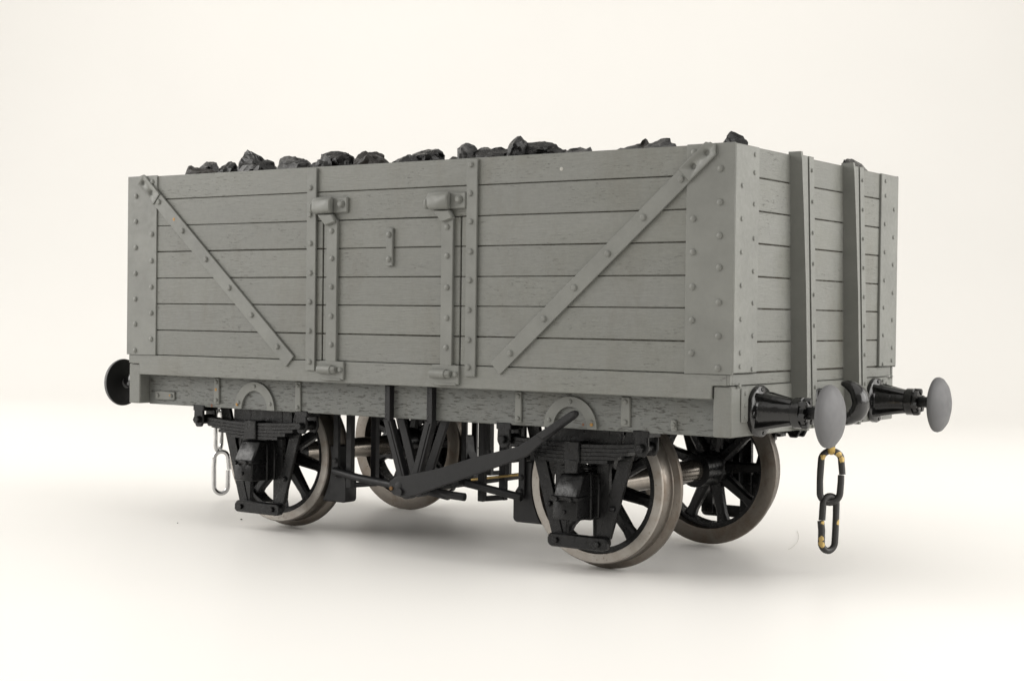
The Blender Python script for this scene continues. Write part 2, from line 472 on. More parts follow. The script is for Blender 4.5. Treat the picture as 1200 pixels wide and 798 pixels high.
mb = MB(); mb.box(-100.1, 100.1, -47.6, -42.2, 37.9, 47.4, M['solebar'], .2)
mb.rivet((-72.6, -47.55, 38.5), (0, -1, 0), .5, .1, M['rust'])
mb.rivet((60.8, -47.55, 39.1), (0, -1, 0), .4, .1, M['rust'])
sole = mb.build('solebar', M['solebar'], W)
def arch(xc, parent):
    mb = MB(); ro, ri, n = 8.1, 5.2, 20
    poly = [(xc + ro * math.cos(PI * i / n), 38.0 + 8.2 * math.sin(PI * i / n)) for i in range(n + 1)]
    poly += [(xc + ri * math.cos(PI * i / n), 38.0 + 5.6 * math.sin(PI * i / n)) for i in range(n, -1, -1)]
    t = bmesh.new()
    k = n + 1
    va = [t.verts.new((a, -48.3, b)) for a, b in poly]; vb = [t.verts.new((a, -47.4, b)) for a, b in poly]
    for i in range(n):
        A, B, C_, D = i, i + 1, 2 * k - 2 - i, 2 * k - 1 - i
        t.faces.new((va[A], va[B], va[C_], va[D])); t.faces.new((vb[D], vb[C_], vb[B], vb[A]))
        t.faces.new((va[B], va[A], vb[A], vb[B])); t.faces.new((va[D], va[C_], vb[C_], vb[D]))
    t.faces.new((va[0], va[2 * k - 1], vb[2 * k - 1], vb[0])); t.faces.new((va[n], vb[n], vb[n + 1], va[n + 1]))
    mb._add(t, M['iron'], False)
    for a in (.09, .5, .91):
        mb.rivet((xc + 6.7 * math.cos(PI * a), -48.25, 38.0 + 6.9 * math.sin(PI * a)), (0, -1, 0), .6, .4, M['iron'])
    mb.rivet((xc + (6.6 if xc > 0 else -6.9), -48.45, 39.3), (0, -1, 0), .42, .3, M['spot'])
    return mb.build('crown_plate', M['iron'], parent)
arch(-54.3, sole); arch(57.2, sole)
def washer(x0, x1, z0, z1, parent, horizontal=False):
    mb = MB(); mb.box(x0, x1, -48.15, -47.45, z0, z1, M['iron'], .25)
    pts = ((x0 + 1.4, (z0 + z1) / 2), (x1 - 1.4, (z0 + z1) / 2)) if horizontal else (((x0 + x1) / 2, z0 + 1.2), ((x0 + x1) / 2, z1 - 1.2))
    for a, c in pts: mb.rivet((a, -48.1, c), (0, -1, 0), .65, .5, M['iron'])
    if x0 < -80: mb.rivet((x1 - 1.7, -48.5, 40.9), (0, -1, 0), .3, .2, M['spot'])
    if -72 < x0 < -68: mb.rivet(((x0 + x1) / 2 - .2, -48.1, 43.4), (0, -1, 0), .5, .15, M['spot'])
    mb.build('washer_plate', M['iron'], parent)
washer(-71.4, -69.0, 39.0, 46.9, sole); washer(-38.3, -36.0, 38.2, 46.9, sole)
washer(39.7, 41.9, 38.6, 46.9, sole); washer(72.2, 75.0, 39.2, 46.7, sole)
washer(-97.0, -88.2, 39.4, 42.1, sole, True); washer(86.6, 88.2, 38.8, 41.6, sole)
both(sole)

mb = MB(); mb.box(100.05, 105.0, -51.5, 51.5, 38.15, 50.45, M['headstock'], .3)
head = mb.build('headstock', M['headstock'], W)
for y0 in (-46.9, 43.3):
    mb = MB(); mb.box(104.9, 105.5, y0, y0 + 3.5, 41.6, 49.9, M['iron'], .3)
    for z in (42.9, 45.7, 48.6): mb.rivet((105.45, y0 + 1.75, z), (1, 0, 0), .5, .4, M['iron'])
    mb.build('bolt_plate', M['iron'], head)
both(head)

# --- ends ---------------------------------------------------------
mb = MB()
for i in range(7):
    z0, z1 = ZL[i] + .14, ZL[i + 1] - .14 * (i < 6)
    mb.box(101.4, 104.85 + pj(.05), -51.2, 51.2, z0 - (.0 if i else -.1), z1, M['end'], .14)
mb.box(101.0, 104.5, -51.0, 51.0, 53.5, 108.3, M['dirt'], 0)
mb.box(101.2, 104.6, -50.6, 50.6, 50.6, 53.4, M['end'], .15)
mb.box(103.2, 104.75, -51.9, -50.9, 50.7, 53.3, M['iron'], .15)
mb.box(103.2, 104.75, 50.9, 51.9, 50.7, 53.3, M['iron'], .15)
both(mb.build('body_end', M['end'], W))

def stanchion(yt, yb, name='end_stanchion'):
    """tapered tee: web standing out from the end, flange bolted to the planks; leans a little"""
    mb = MB()
    t = bmesh.new()
    zt, zb = 109.2, 38.2
    def Y(z): return yb + (yt - yb) * (z - zb) / (zt - zb)
    def quad_prism(sections):
        rings = [[t.verts.new(p) for p in s] for s in sections]
        for A, B in zip(rings, rings[1:]):
            for j in range(4): t.faces.new((A[j], A[(j + 1) % 4], B[(j + 1) % 4], B[j]))
        t.faces.new(rings[0][::-1]); t.faces.new(rings[-1])
    sec = []
    for z, d in ((38.4, 4.3), (52, 4.3), (75, 4.1), (95, 3.6), (107, 3.2), (109.3, 2.9)):
        y = Y(z); sec.append([(104.5, y - .5, z), (105 + d, y - .5, z), (105 + d, y + .6, z), (104.5, y + .6, z)])
    quad_prism(sec)
    sec = []
    for z in (38.3, 60, 85, 109.0):
        y = Y(z); w = 12.2 + (13.8 - 12.2) * (109 - z) / 71
        sec.append([(104.6, y + .3, z), (105.5, y + .3, z), (105.5, y + w - 3.3, z), (104.6, y + w - 3.3, z)])
    quad_prism(sec)
    sec = [[(x, y + w - 3.3 * k, z) for x, k in ((104.6, .86), (105.75, .86), (105.75, 0), (104.6, 0))] for y, w, z in ((Y(38.3), 13.8, 38.3), (Y(109), 12.2, 109.0))]
    quad_prism(sec)
    mb._add(t, M['stanchion'], False)
    for i in range(9):
        z = 105.4 - 8.05 * i; w = 12.2 + 1.6 * (109 - z) / 71
        mb.rivet((105.72, Y(z) + w - 1.4, z), (1, 0, 0), .55, .5, M['iron'])
    both(mb.build(name, M['stanchion'], W))
stanchion(-20.2, -16.8); stanchion(13.4, 17.0)

# --- floor --------------------------------------------------------
mb = MB(); mb.box(-100, 100, -46.2, 46.2, 48.0, 53.0, M['black'], .1)
for x in (-80, -22, 24, 82): mb.box(x - 3, x + 3, -42.3, 42.3, 41.0, 48.1, M['black'], .1)
mb.build('floor', M['black'], W)

# --- buffers ------------------------------------------------------
def buffer(sx, y):
    zc = 44.1; x0 = 105.0
    o = (sx * x0, y, zc)
    mb = MB()
    mb.lathe([(sx * a, r) for a, r in ((0, 6.35), (1.0, 6.35), (1.35, 6.0), (1.6, 5.1), (2.0, 4.6), (5.5, 3.9), (9.8, 3.35), (10.1, 3.75), (12.2, 3.75), (12.4, 3.2), (13.4, 3.1), (13.6, 2.0))], o, 'x', 36, M['gloss'])
    for k in range(4):
        a = PI / 4 + k * PI / 2; c, s = math.cos(a), math.sin(a)
        rot = Matrix.Rotation(a, 4, 'X')
        t = bmesh.new()
        pts = [(1.0, 4.2), (1.0, 6.0), (1.8, 6.0), (9.9, 3.7), (9.9, 3.0)]
        va = [t.verts.new((sx * (x0 + p), -.45, r)) for p, r in pts]; vb = [t.verts.new((sx * (x0 + p), .45, r)) for p, r in pts]
        t.faces.new(va); t.faces.new(vb[::-1])
        for i in range(5): t.faces.new((va[i], va[(i + 1) % 5], vb[(i + 1) % 5], vb[i]))
        bmesh.ops.transform(t, matrix=Matrix.Translation((0, y, zc)) @ rot, verts=t.verts)
        mb._add(t, M['gloss'], False)
    for k in range(4):
        a = k * PI / 2 + .1
        mb.nut((sx * (x0 + 1.2), y + 5.2 * math.cos(a), zc + 5.2 * math.sin(a)), (sx, 0, 0), .75, .6, M['gloss'])
    for k in range(6):
        a = k * PI / 3 + .3
        mb.nut((sx * (x0 + 12.1), y + 2.9 * math.cos(a), zc + 2.9 * math.sin(a)), (sx, 0, 0), 1.0, 1.7, M['gloss'])
    hs = mb.jitter(.12, sx * 3 + y).build('buffer', M['gloss'], W)
    mb = MB(); mb.lathe([(sx * 13, 1.55), (sx * 18.2, 1.55)], o, 'x', 18, M['black'])
    mb.build('buffer_ram', M['black'], hs)
    mb = MB(); P = [(17.0, 1.9), (17.6, 3.2), (18.0, 7.0), (18.3, 7.55), (18.9, 7.65), (19.5, 7.4), (20.5, 6.2), (21.3, 4.2), (21.75, 2.0), (21.85, .05)]
    mb.lathe([(sx * a, r) for a, r in P], (o[0], o[1], zc - .55), 'x', 56, M['headgrey'], mats={0: M['back_shade'], 1: M['back_shade'], 2: M['back_shade']})
    mb.build('buffer_head', M['headgrey'], hs)
for sx in (1, -1):
    for y in (-37.2, 37.2): buffer(sx, y)

# --- drawhooks ----------------------------------------------------
mb = MB()
mb.box(104.9, 106.0, -4.5, 4.5, 39.5, 48.6, M['gloss'], .4)
c = [(105, 42.4), (108.5, 41.5), (112, 40.9), (114.6, 41.7), (116.1, 43.6), (116.4, 45.9), (115.4, 48.0), (113.7, 49.3), (112.3, 49.9), (111.2, 50.1)]
def smooth_path(pts, sub=4):
    out = []
    for i in range(len(pts) - 1):
        p0, p1, p2, p3 = (Vector(pts[max(0, min(len(pts) - 1, i + k))]) for k in (-1, 0, 1, 2))
        for j in range(sub):
            u = j / sub
            out.append(.5 * ((2 * p1) + (p2 - p0) * u + (2 * p0 - 5 * p1 + 4 * p2 - p3) * u * u + (3 * p1 - p0 - 3 * p2 + p3) * u ** 3))
    out.append(Vector(pts[-1])); return out
path = smooth_path([(x, 0, z) for x, z in c], 4)
k = len(path)
rad = [1.9 if i < k * .35 else 2.2 - 1.6 * max(0, (i / (k - 1) - .62) / .38) for i in range(k)]
mb.tube(path, rad, 14, M['gloss'], flat=(1.5, 1.0))
hook = mb.build('drawhook', M['gloss'], W)
both(hook)

# --- wheels and axles ---------------------------------------------
def wheel_mesh():
    mb = MB()
    # centre disc boss, rim and nine spokes; local axis y, outer face towards -y
    mb.lathe([(-3.4, 5.2), (-2.6, 5.6), (2.6, 5.2), (3.4, 4.2), (3.4, .5), (-3.4, .5)], (0, 0, 0), 'y', 32, M['black'], cap=False)
    mb.lathe([(-2.4, 17.95), (2.2, 17.95), (2.2, 16.3), (-2.4, 16.3)], (0, 0, 0), 'y', 64, M['black'], cap=False)
    for i in range(9):
        a = math.radians(-12 + 40 * i)
        t = bmesh.new(); ring = []
        for r, w, d in ((3.5, 2.0, 2.0), (8, 1.65, 1.7), (14, 1.4, 1.4), (16.6, 1.9, 1.5)):
            u = Vector((math.cos(a), 0, math.sin(a))); v = Vector((-math.sin(a), 0, math.cos(a)))
            ring.append([t.verts.new(u * r + v * w * p + Vector((0, d * q, 0))) for p, q in ((-1, -.6), (-.55, -1), (.55, -1), (1, -.6), (1, .6), (.55, 1), (-.55, 1), (-1, .6))])
        for A, B in zip(ring, ring[1:]):
            for j in range(8): t.faces.new((A[j], A[(j + 1) % 8], B[(j + 1) % 8], B[j]))
        mb._add(t, M['black'], False)
    return mb.mesh('wheel', M['black'])
def tyre_mesh():
    mb = MB()
    prof = [(-3.1, 17.9), (-3.15, 20.15), (-2.75, 20.5), (1.6, 20.75), (1.9, 20.6), (2.2, 20.8), (2.45, 21.9), (2.9, 22.4), (3.5, 22.5), (4.2, 22.4), (4.6, 21.7), (4.65, 17.9), (3.0, 17.7), (-2.5, 17.7)]
    mb.lathe(prof, (0, 0, 0), 'y', 128, M['tyre'], cap=False, mats={0: M['tyreface'], 1: M['tyreface']})
    return mb.mesh('tyre', M['tyre'])
wm, tm = wheel_mesh(), tyre_mesh()
ZW = {(57, -1): 21.95, (-57, -1): 23.75, (57, 1): 22.3, (-57, 1): 23.5}
for (x, sy), z in ZW.items():
    w = link('wheel', wm, W, (x, sy * 32.0, z), 0 if sy < 0 else PI)
    w.rotation_euler = (0, 0 if sy < 0 else math.radians(-29 if x > 0 else 10), 0 if sy < 0 else PI)
    link('tyre', tm, w)
for x in (57, -57):
    za, zb = ZW[(x, -1)], ZW[(x, 1)]
    mb = MB()
    mb.lathe([(-40, 2.0), (-34, 2.0), (-28.7, 3.4), (-24, 3.2), (24, 3.2), (28.7, 3.4), (34, 2.0), (40, 2.0)], (0, 0, 0), 'y', 32, M['axle'], mats={0: M['black'], 1: M['black'], 5: M['black'], 6: M['black']})
    mb.lathe([(19.5, 3.4), (20, 5.0), (28.4, 5.0), (28.4, 3.4)], (0, 0, 0), 'y', 28, M['black'])
    mb.lathe([(-28.4, 3.4), (-28.4, 4.2), (-25.5, 4.2), (-25, 3.4)], (0, 0, 0), 'y', 28, M['black'])
    mb.build('axle', M['axle'], W, (x, 0, (za + zb) / 2), 0, math.atan2(zb - za, 64))

# --- axleguards, axleboxes, springs --------------------------------
def running_gear(xc, zb_, near=True):
    """all in place on the near side; the far side is turned half round"""
    dz = zb_ - 22.0
    # axleguard: plate legs, slanting straps, bottom tie
    mb = MB()
    for s in (-1, 1):
        mb.prism([(xc + s * 17.6, 38.2), (xc + s * 13.6, 38.2), (xc + s * 5.4, 9.4), (xc + s * 9.0, 9.4)], -42.2, -41.0, 'y', M['black'], .15)
        mb.prism([(xc + s * 8.2, 38.2), (xc + s * 4.6, 38.2), (xc + s * 4.6, 7.6), (xc + s * 8.4, 7.6)], -41.9, -40.4, 'y', M['black'], .15)
        mb.rivet((xc + s * 9.7, -42.2, 17.4), (0, -1, 0), .8, .9, M['black'])
    mb.box(xc - 12, xc + 12, -41.8, -40.8, 33.0, 38.2, M['black'], .15)
    mb.prism([(xc - 9.2, 7.2), (xc - 8.2, 6.4), (xc + 8.2, 6.4), (xc + 9.2, 7.2), (xc + 9.2, 9.0), (xc + 8.2, 10.0), (xc - 8.2, 10.0), (xc - 9.2, 9.0)], -44.2, -41.9, 'y', M['black'], .35)
    for s in (-1, 1):
        mb.nut((xc + s * 6.4, -44.2, 8.2), (0, -1, 0), .85, .7, M['black'])
    gd = mb.jitter(.12, xc).build('axle_guard', M['black'], W)
    # axlebox: hooded front, cover with two bolts
    z0 = 17.2 + dz * .9
    mb = MB()
    mb.box(xc - 5.8, xc + 5.8, -42.6, -37.5, z0 - 2.6, z0 + 9.0, M['black'], .3)
    # body widens below, roof slopes outward like the casting
    mb.prism([(-42.4, z0 + 9.2), (-46.8, z0 + 8.8), (-49.9, z0 + 3.4), (-50.2, z0 - 2.2), (-49.6, z0 - 2.8), (-42.4, z0 - 2.8)], xc - 3.7, xc + 3.7, 'x', M['black'], .4)
    mb.box(xc - 4.1, xc + 4.1, -50.8, -42.0, z0 + 2.4, z0 + 3.5, M['black'], .3)
    mb.box(xc - 4.3, xc + 4.3, -44.2, -42.3, z0 - 3.0, z0 + 9.6, M['black'], .3)
    for s in (-1, 1): mb.nut((xc + s * 2.1, -50.6, z0 + 2.7), (0, -1, 0), .75, .9, M['black'])
    mb.nut((xc, -50.1, z0 - .6), (0, -1, 0), .6, .6, M['black'])
    if dz < 1: mb.box(xc - 2.0, xc + 2.0, -47.5, -43.0, z0 + 9.0, 29.9, M['black'], .3); mb.box(xc - 4.5, xc + 4.0, -45.5, -43, z0 + 10.2, z0 + 11.0, M['black'], .2)
    ab = mb.jitter(.14, xc + 9).build('axlebox', M['black'], W)
    # leaf spring: five leaves, buckle, eyes, shackle brackets
    mb = MB()
    def leaf(half, ztop, th, sag):
        n = 14; up, dn = [], []
        for i in range(n + 1):
            x = -half + 2 * half * i / n; z = ztop + sag * (x / 20.5) ** 2
            up.append((xc + x, z)); dn.append((xc + x, z - th))
        mb.prism(up + dn[::-1], -46.6, -43.0, 'y', M['black'], 0)
    for i, half in enumerate((20.5, 19.4, 16.6, 13.6, 10.4)):
        leaf(half, 33.9 - i * 1.0, .86, 1.0)
    for s in (-1, 1):
        mb.lathe([(-47.0, 1.45), (-42.6, 1.45)], (xc + s * 20.8, 0, 34.0), 'y', 16, M['black'])
    sp = mb.jitter(.1, xc + 3).build('leaf_spring', M['black'], W)
    mb = MB(); mb.box(xc - 2.4, xc + 2.4, -47.3, -42.6, 28.9, 34.6, M['black'], .3)
    mb.jitter(.12, xc).build('spring_buckle', M['black'], sp)
    for s in (-1, 1):
        mb = MB(); X = xc + s * 21.0
        mb.prism([(X - 1.9, 38.3), (X + 1.9, 38.3), (X + 2.2, 33.6), (X + 1.2, 31.7), (X - 1.2, 31.7), (X - 2.2, 33.6)], -47.9, -46.9, 'y', M['black'], .3)
        mb.prism([(X - 1.9, 38.3), (X + 1.9, 38.3), (X + 2.2, 33.6), (X + 1.2, 31.7), (X - 1.2, 31.7), (X - 2.2, 33.6)], -42.9, -42.0, 'y', M['black'], .3)
        mb.box(X - 2.4, X + 2.4, -47.9, -41.8, 36.6, 38.4, M['black'], .2)
        mb.nut((X, -47.9, 34.0), (0, -1, 0), 1.2, 1.3, M['black'])
        mb.jitter(.14, X).build('spring_shackle', M['black'], sp)
    return gd, ab, sp
for xc, z in ((57, 21.95), (-57, 24.6)):
    for o in running_gear(xc, z): both(o)

# --- brake gear -----------------------------------------------------
PX, PZ = 4.8, 18.2                                                # pivot of the lever
mb = MB()
for (xt, s) in ((-2.8, 1), (12.0, -1)):                           # strap over the solebar, then down to the pivot
    mb.box(xt - 1.3, xt + .35, -48.6, -47.4, 37.0, 47.1, M['gear'], .12)
    mb.box(xt + .2, xt + 1.3, -49.5, -47.5, 37.0, 47.0, M['gear'], .12)
    mb.rivet((xt - .5, -48.55, 45), (0, -1, 0), .45, .3, M['gear']); mb.rivet((xt - .5, -48.55, 39), (0, -1, 0), .45, .3, M['gear'])
    xb = PX - s * 1.2
    mb.prism([(xt - 1.3, 37.6), (xt + .9, 37.6), (xb + 1.1, PZ), (xb - 1.1, PZ)], -49.3, -48.2, 'y', M['gear'], .12)
    mb.prism([(xt + .3, 37.6), (xt + 1.3, 37.6), (xb + 1.6, PZ), (xb + .6, PZ)], -49.3, -47.0, 'y', M['gear'], .1)
mb.lathe([(-49.8, 2.3), (-47.2, 2.3)], (PX, 0, PZ), 'y', 20, M['gear'])
mb.build('brake_v_hanger', M['gear'], W)
mb = MB()
for (xt, s) in ((-2.6, 1), (13.3, -1)):
    xb = PX - s * .9
    mb.prism([(xt - 1.3, 38.2), (xt + 1.3, 38.2), (xb + 1.3, PZ), (xb - 1.3, PZ)], -43.6, -42.4, 'y', M['gear'], .12)
mb.lathe([(-44.4, 2.2), (-41.8, 2.2)], (PX, 0, PZ), 'y', 20, M['gear'])
mb.build('brake_v_hanger', M['gear'], W)
mb = MB(); mb.lathe([(-53.0, 1.0), (33.0, 1.0)], (PX, 0, PZ), 'y', 16, M['gear'])
mb.prism([(PX - 5.6, PZ + 1.6), (PX + 6.6, PZ - .6), (PX + 6.8, PZ - 3.0), (PX - 5.4, PZ - 1.4)], -39.8, -38.2, 'y', M['gear'], .3)
mb.build('brake_shaft', M['gear'], W)
# long hand lever
mb = MB()
outline = [(.5, 19.2), (.9, 20.9), (2.8, 22.1), (6.5, 22.7), (17.8, 25.4), (28.8, 28.9), (43.9, 32.9), (48.3, 35.6), (53.4, 38.6), (59.8, 42.6), (61.1, 43.0), (61.8, 42.5), (61.6, 41.4), (55.5, 37.4), (50.2, 33.3), (46.5, 30.3), (28.9, 24.1), (17.9, 20.3), (9.9, 17.5), (5.0, 16.7), (2.1, 17.2)]
mb.prism(outline, -52.3, -51.3, 'y', M['gear'], .25)
mb.rivet((4.2, -52.3, 19.6), (0, -1, 0), 1.1, .22, M['gear']); mb.nut((1.7, -52.2, 18.9), (0, -1, 0), .62, .5, M['oldbrass'])
mb.prism([(49.5, 36.2), (60.0, 42.6), (61.2, 42.9), (61.7, 42.2), (61.3, 41.3), (51.6, 34.8)], -52.9, -50.5, 'y', M['gear'], .35)
mb.build('brake_lever', M['gear'], W)

def brake_shoe(xw, zc, s):
    """block curved to the tread on side s of the wheel at xw, its hanger and head"""
    mb = MB(); R_ = 20.9; face = []; back = []
    for i in range(11):
        a = math.radians(-34 + 48 * i / 10)
        face.append((xw + s * R_ * math.cos(a), zc + R_ * math.sin(a)))
    x_out = xw + s * 26.4
    poly = face + [(x_out - s * 2.6, zc + 5.2), (x_out - s * 2.2, zc - .2), (x_out, zc - 3.2), (x_out + s * .6, zc - 5.4), (x_out + s * .6, zc - 11.0), (x_out - s * .3, zc - 11.7)]
    mb.prism(poly, -34.4, -29.4, 'y', M['gear'], .35)
    mb.prism([(x_out - s * 3.8, zc + 16), (x_out - s * 1.8, zc + 16), (x_out - s * 1.8, zc - 4), (x_out - s * 3.8, zc - 4)], -35.4, -34.2, 'y', M['gear'], .15)
    mb.prism([(x_out - s * 3.8, zc + 16), (x_out - s * 1.8, zc + 16), (x_out - s * 1.8, zc - 4), (x_out - s * 3.8, zc - 4)], -29.6, -28.4, 'y', M['gear'], .15)
    mb.rivet((x_out - s * 2.8, -35.4, zc + .8), (0, -1, 0), .8, .6, M['gear']); mb.rivet((x_out - s * 2.6, -35.4, zc - 3.2), (0, -1, 0), .9, .7, M['gear'])
    return mb.build('brake_shoe', M['gear'], W)
both(brake_shoe(-57, 22.5, 1)); both(brake_shoe(57, 22.0, -1))

def safety_loop(x0, x1, zb_, y0, y1):
    mb = MB()
    for (xa, ya) in ((x0, y0), (x1, y1)): mb.box(xa - 1.0, xa + 1.0, ya - .9, ya + .9, zb_, 48, M['gear'], .12)
    d = Vector((x1 - x0, y1 - y0)); L_ = d.length; ang = math.atan2(d.y, d.x)
    mb.box(x0 - .4, x0 + L_ + .4, y0 - .8, y0 + .8, zb_, zb_ + 1.4, M['gear'], .12, Matrix.Rotation(ang, 4, 'Z'), (x0, y0, zb_))
    return mb.build('safety_loop', M['gear'], W)
both(safety_loop(-29.2, -26.8, 15.4, -33.5, -25.0)); both(safety_loop(19.0, 21.6, 15.0, -33.5, -27.0))
def rod(pts, r, mat, name):
    mb = MB(); mb.tube(pts, r, 12, mat); return mb.build(name, mat, W)
both(rod([(-33.5, -36.0, 20.3), (-24, -36.2, 18.9), (PX - 4, -38.6, 17.2)], 1.15, M['gear'], 'push_rod'))
both(rod([(PX + 3, -38.6, 21.0), (14.5, -37.4, 20.4), (34, -36.0, 17.4)], 1.1, M['gear'], 'push_rod'))
mb = MB(); mb.tube([(PX + 4, -39.0, 17.2), (12, -39.6, 16.8), (17.6, -39.8, 16.6)], [1.0, 1.15, 1.15], 10, M['gear'], flat=(.8, 1.0))
mb.lathe([(-41.0, 1.2), (-37, 1.2)], (15.2, 0, 20.6), 'y', 14, M['gear'])
mb.build('brake_link', M['gear'], W)
rod([(12.0, -29.0, 20.2), (29.5, -29.0, 22.9)], .38, M['brass'], 'brass_pull_rod')
# brackets hanging behind the floor between the wheels
mb = MB(); mb.box(-9.4, -6.6, 4, 5.2, 24, 48, M['gear'], .15); mb.box(-4.4, -1.8, -1, 1.0, 26, 48, M['gear'], .15)
mb.build('floor_bracket', M['gear'], W)

# ------------------------------------------------------------------ coupling chains (hang from the hooks: things of their own)
def chain_link(name, centre, length, width, r, yaw, mat, parent, gap=None, tilt=0, n=14):
    """stadium loop standing upright; gap = angle (rad) of the open joint"""
    hw = width / 2 - r; hl = length / 2 - hw - r
    pts = []
    for i in range(n + 1): a = PI * i / n; pts.append((hw * math.cos(a), hl + hw * math.sin(a)))
    pts += [(-hw * 1.04, hl * .33), (-hw * 1.04, -hl * .33)]
    for i in range(n + 1): a = PI + PI * i / n; pts.append((hw * math.cos(a), -hl + hw * math.sin(a)))
    pts += [(hw * 1.04, -hl * .33), (hw * 1.04, hl * .33)]
    closed = gap is None
    if not closed:
        # open the loop on one side with a fine saw cut
        side_, zc = gap
        start = [i for i, p in enumerate(pts) if p[0] * side_ > 0 and abs(p[0]) > hw * .98]
        k = min(start, key=lambda i: abs(pts[i][1] - zc))
        pts = pts[k + 1:] + pts[:k + 1]
        last = pts.pop(); q = pts[-1]; f = pts[0]
        dirn = 1 if f[1] > q[1] else -1
        pts.append((last[0], zc - .12 * dirn)); pts.insert(0, (last[0] + side_ * .35, zc + .12 * dirn))
    mb = MB()
    mb.tube([(x, 0, z) for x, z in pts], r, 14, mat, closed=closed)
    mb.jitter(.12, centre[0] + length)
    o = mb.build(name, mat, parent, centre, yaw)
    o.rotation_euler = (0, tilt, yaw)
    return o
def chain_root(loc, label):
    o = bpy.data.objects.new('coupling_chain', None); COL.objects.link(o); o.empty_display_size = .01
    o.matrix_world = ROOT @ Matrix.Translation(Vector(loc) * S)
    tag(o, label, 'chain', 'coupling chains on the drawhooks'); return o
ch = chain_root((108.2, 0, 0), 'blackened coupling chain with brass patches hanging below the front grey buffers')
chain_link('link', (0.2, .0, 37.4), 12.6, 6.4, 1.0, 2.0, M['chainworn'], ch)
chain_link('link', (0.1, 0, 25.3), 15.4, 7.1, .88, .62, M['link_a'], ch, gap=(1, .6), tilt=math.radians(1.5))
chain_link('link', (-.2, 0, 12.9), 16.2, 6.0, .9, 1.0, M['link_b'], ch, gap=(-1, .8), tilt=math.radians(2))
ch2 = chain_root((-116.4, 0, 0), 'shiny bare steel coupling chain at the far end behind the left wheel')
chain_link('link', (0, 0, 36.8), 9.5, 6.0, .75, .2, M['chrome'], ch2)
chain_link('link', (-.9, 0, 26.4), 15.5, 6.0, .75, 1.9, M['chrome'], ch2)
chain_link('link', (.5, 0, 11.8), 16.0, 6.2, .78, .75, M['chrome'], ch2, gap=(1, .9))

# ------------------------------------------------------------------ camera (solved from the photograph)
CAMF, CX, CY, CZ, PITCH, YAW, ROLL = 1874.97, 279.341, -395.562, 66.601, 1.555823, 0.605913, 0.012118
Mc = Matrix.Translation((CX * S, CY * S, CZ * S)) @ Matrix.Rotation(YAW, 4, 'Z') @ Matrix.Rotation(PITCH, 4, 'X') @ Matrix.Rotation(ROLL, 4, 'Z')
cd = bpy.data.cameras.new('camera'); cam = bpy.data.objects.new('camera', cd); COL.objects.link(cam)
cam.matrix_world = ROOT @ Mc
cd.sensor_fit = 'HORIZONTAL'; cd.sensor_width = 36; cd.lens = 36 * CAMF / 1200
cd.clip_start = .01; cd.clip_end = 50
scene.camera = cam
ROT = (Matrix.Rotation(YAW, 3, 'Z') @ Matrix.Rotation(PITCH, 3, 'X') @ Matrix.Rotation(ROLL, 3, 'Z'))
def at(px, py, y):
    """model point on the plane y seen at a place measured in the photograph"""
    d = ROT @ Vector(((px - 600) / CAMF, -(py - 399) / CAMF, -1)); s = (y - CY) / d.y
    return Vector((CX, CY, CZ)) + d * s

# ------------------------------------------------------------------ coal
def coal_lump(profs, y, depth, mat, label, seed, back=0.0):
    """one broken lump: angular hulls with fractured faces; profs = one or more silhouettes"""
    rnd = random.Random(seed)
    bm = bmesh.new()
    allp = [at(a, b, y) for pr in profs for a, b in pr]
    cx = sum(p.x for p in allp) / len(allp)
    for pi, pr in enumerate(profs):
        t = bmesh.new()
        P = [at(a, b, y) for a, b in pr]
        mx = sum(p.x for p in P) / len(P); mz = min(p.z for p in P) - 2.0
        dd = depth * (1 - .25 * pi); y0 = pi * 1.6 + back
        for p in P:
            t.verts.new((p.x, y0 + rnd.uniform(-.12, .12) * dd, p.z))
            for s in (-1, 1):
                k = rnd.uniform(.55, .85); kz = rnd.uniform(.35, .8)
                t.verts.new((mx + (p.x - mx) * k, y0 + s * dd * rnd.uniform(.3, .5), mz + (p.z - mz) * kz))
        for p in (P[0], P[-1]):
            for s in (-1, 1): t.verts.new((mx + (p.x - mx) * .8, y0 + s * dd * .4, 103.4))
        r = bmesh.ops.convex_hull(t, input=t.verts)
        bmesh.ops.delete(t, geom=[e for e in r['geom_interior'] if isinstance(e, bmesh.types.BMVert)], context='VERTS')
        bmesh.ops.triangulate(t, faces=t.faces)
        bmesh.ops.subdivide_edges(t, edges=[e for e in t.edges if e.calc_length() > 1.6], cuts=2, use_grid_fill=True)
        bmesh.ops.triangulate(t, faces=t.faces)
        bmesh.ops.subdivide_edges(t, edges=[e for e in t.edges if e.calc_length() > 1.3], cuts=1, use_grid_fill=True)
        t.normal_update()
        for v in t.verts:
            q = v.co * .55 + Vector((seed, 0, 0))
            a = noise.noise(q) ; b = noise.noise(v.co * 1.5 + Vector((0, seed, 0)))
            cell = noise.cell(v.co * .45 + Vector((seed * 3, 0, 0)))
            v.co += v.normal * (a * .28 + b * .15 + (cell - .5) * .45)
        me = bpy.data.meshes.new('tmp'); t.to_mesh(me); t.free(); bm.from_mesh(me); bpy.data.meshes.remove(me)
    z0 = 103.6
    for v in bm.verts: v.co = (v.co - Vector((cx, 0, z0))) * S
    bmesh.ops.recalc_face_normals(bm, faces=bm.faces)
    me = bpy.data.meshes.new('coal_lump'); bm.to_mesh(me); bm.free(); me.materials.append(mat)
    for p in me.polygons: p.use_smooth = True
    me.set_sharp_from_angle(angle=math.radians(17))
    o = bpy.data.objects.new('coal_lump', me); COL.objects.link(o)
    o.matrix_world = ROOT @ Matrix.Translation(Vector((cx, y, z0)) * S)
    tag(o, label, 'coal', 'coal lumps showing above the wagon side')
    return o
CB, CG, CN = M['coal'], M['coalgrey'], M['coalbrown']
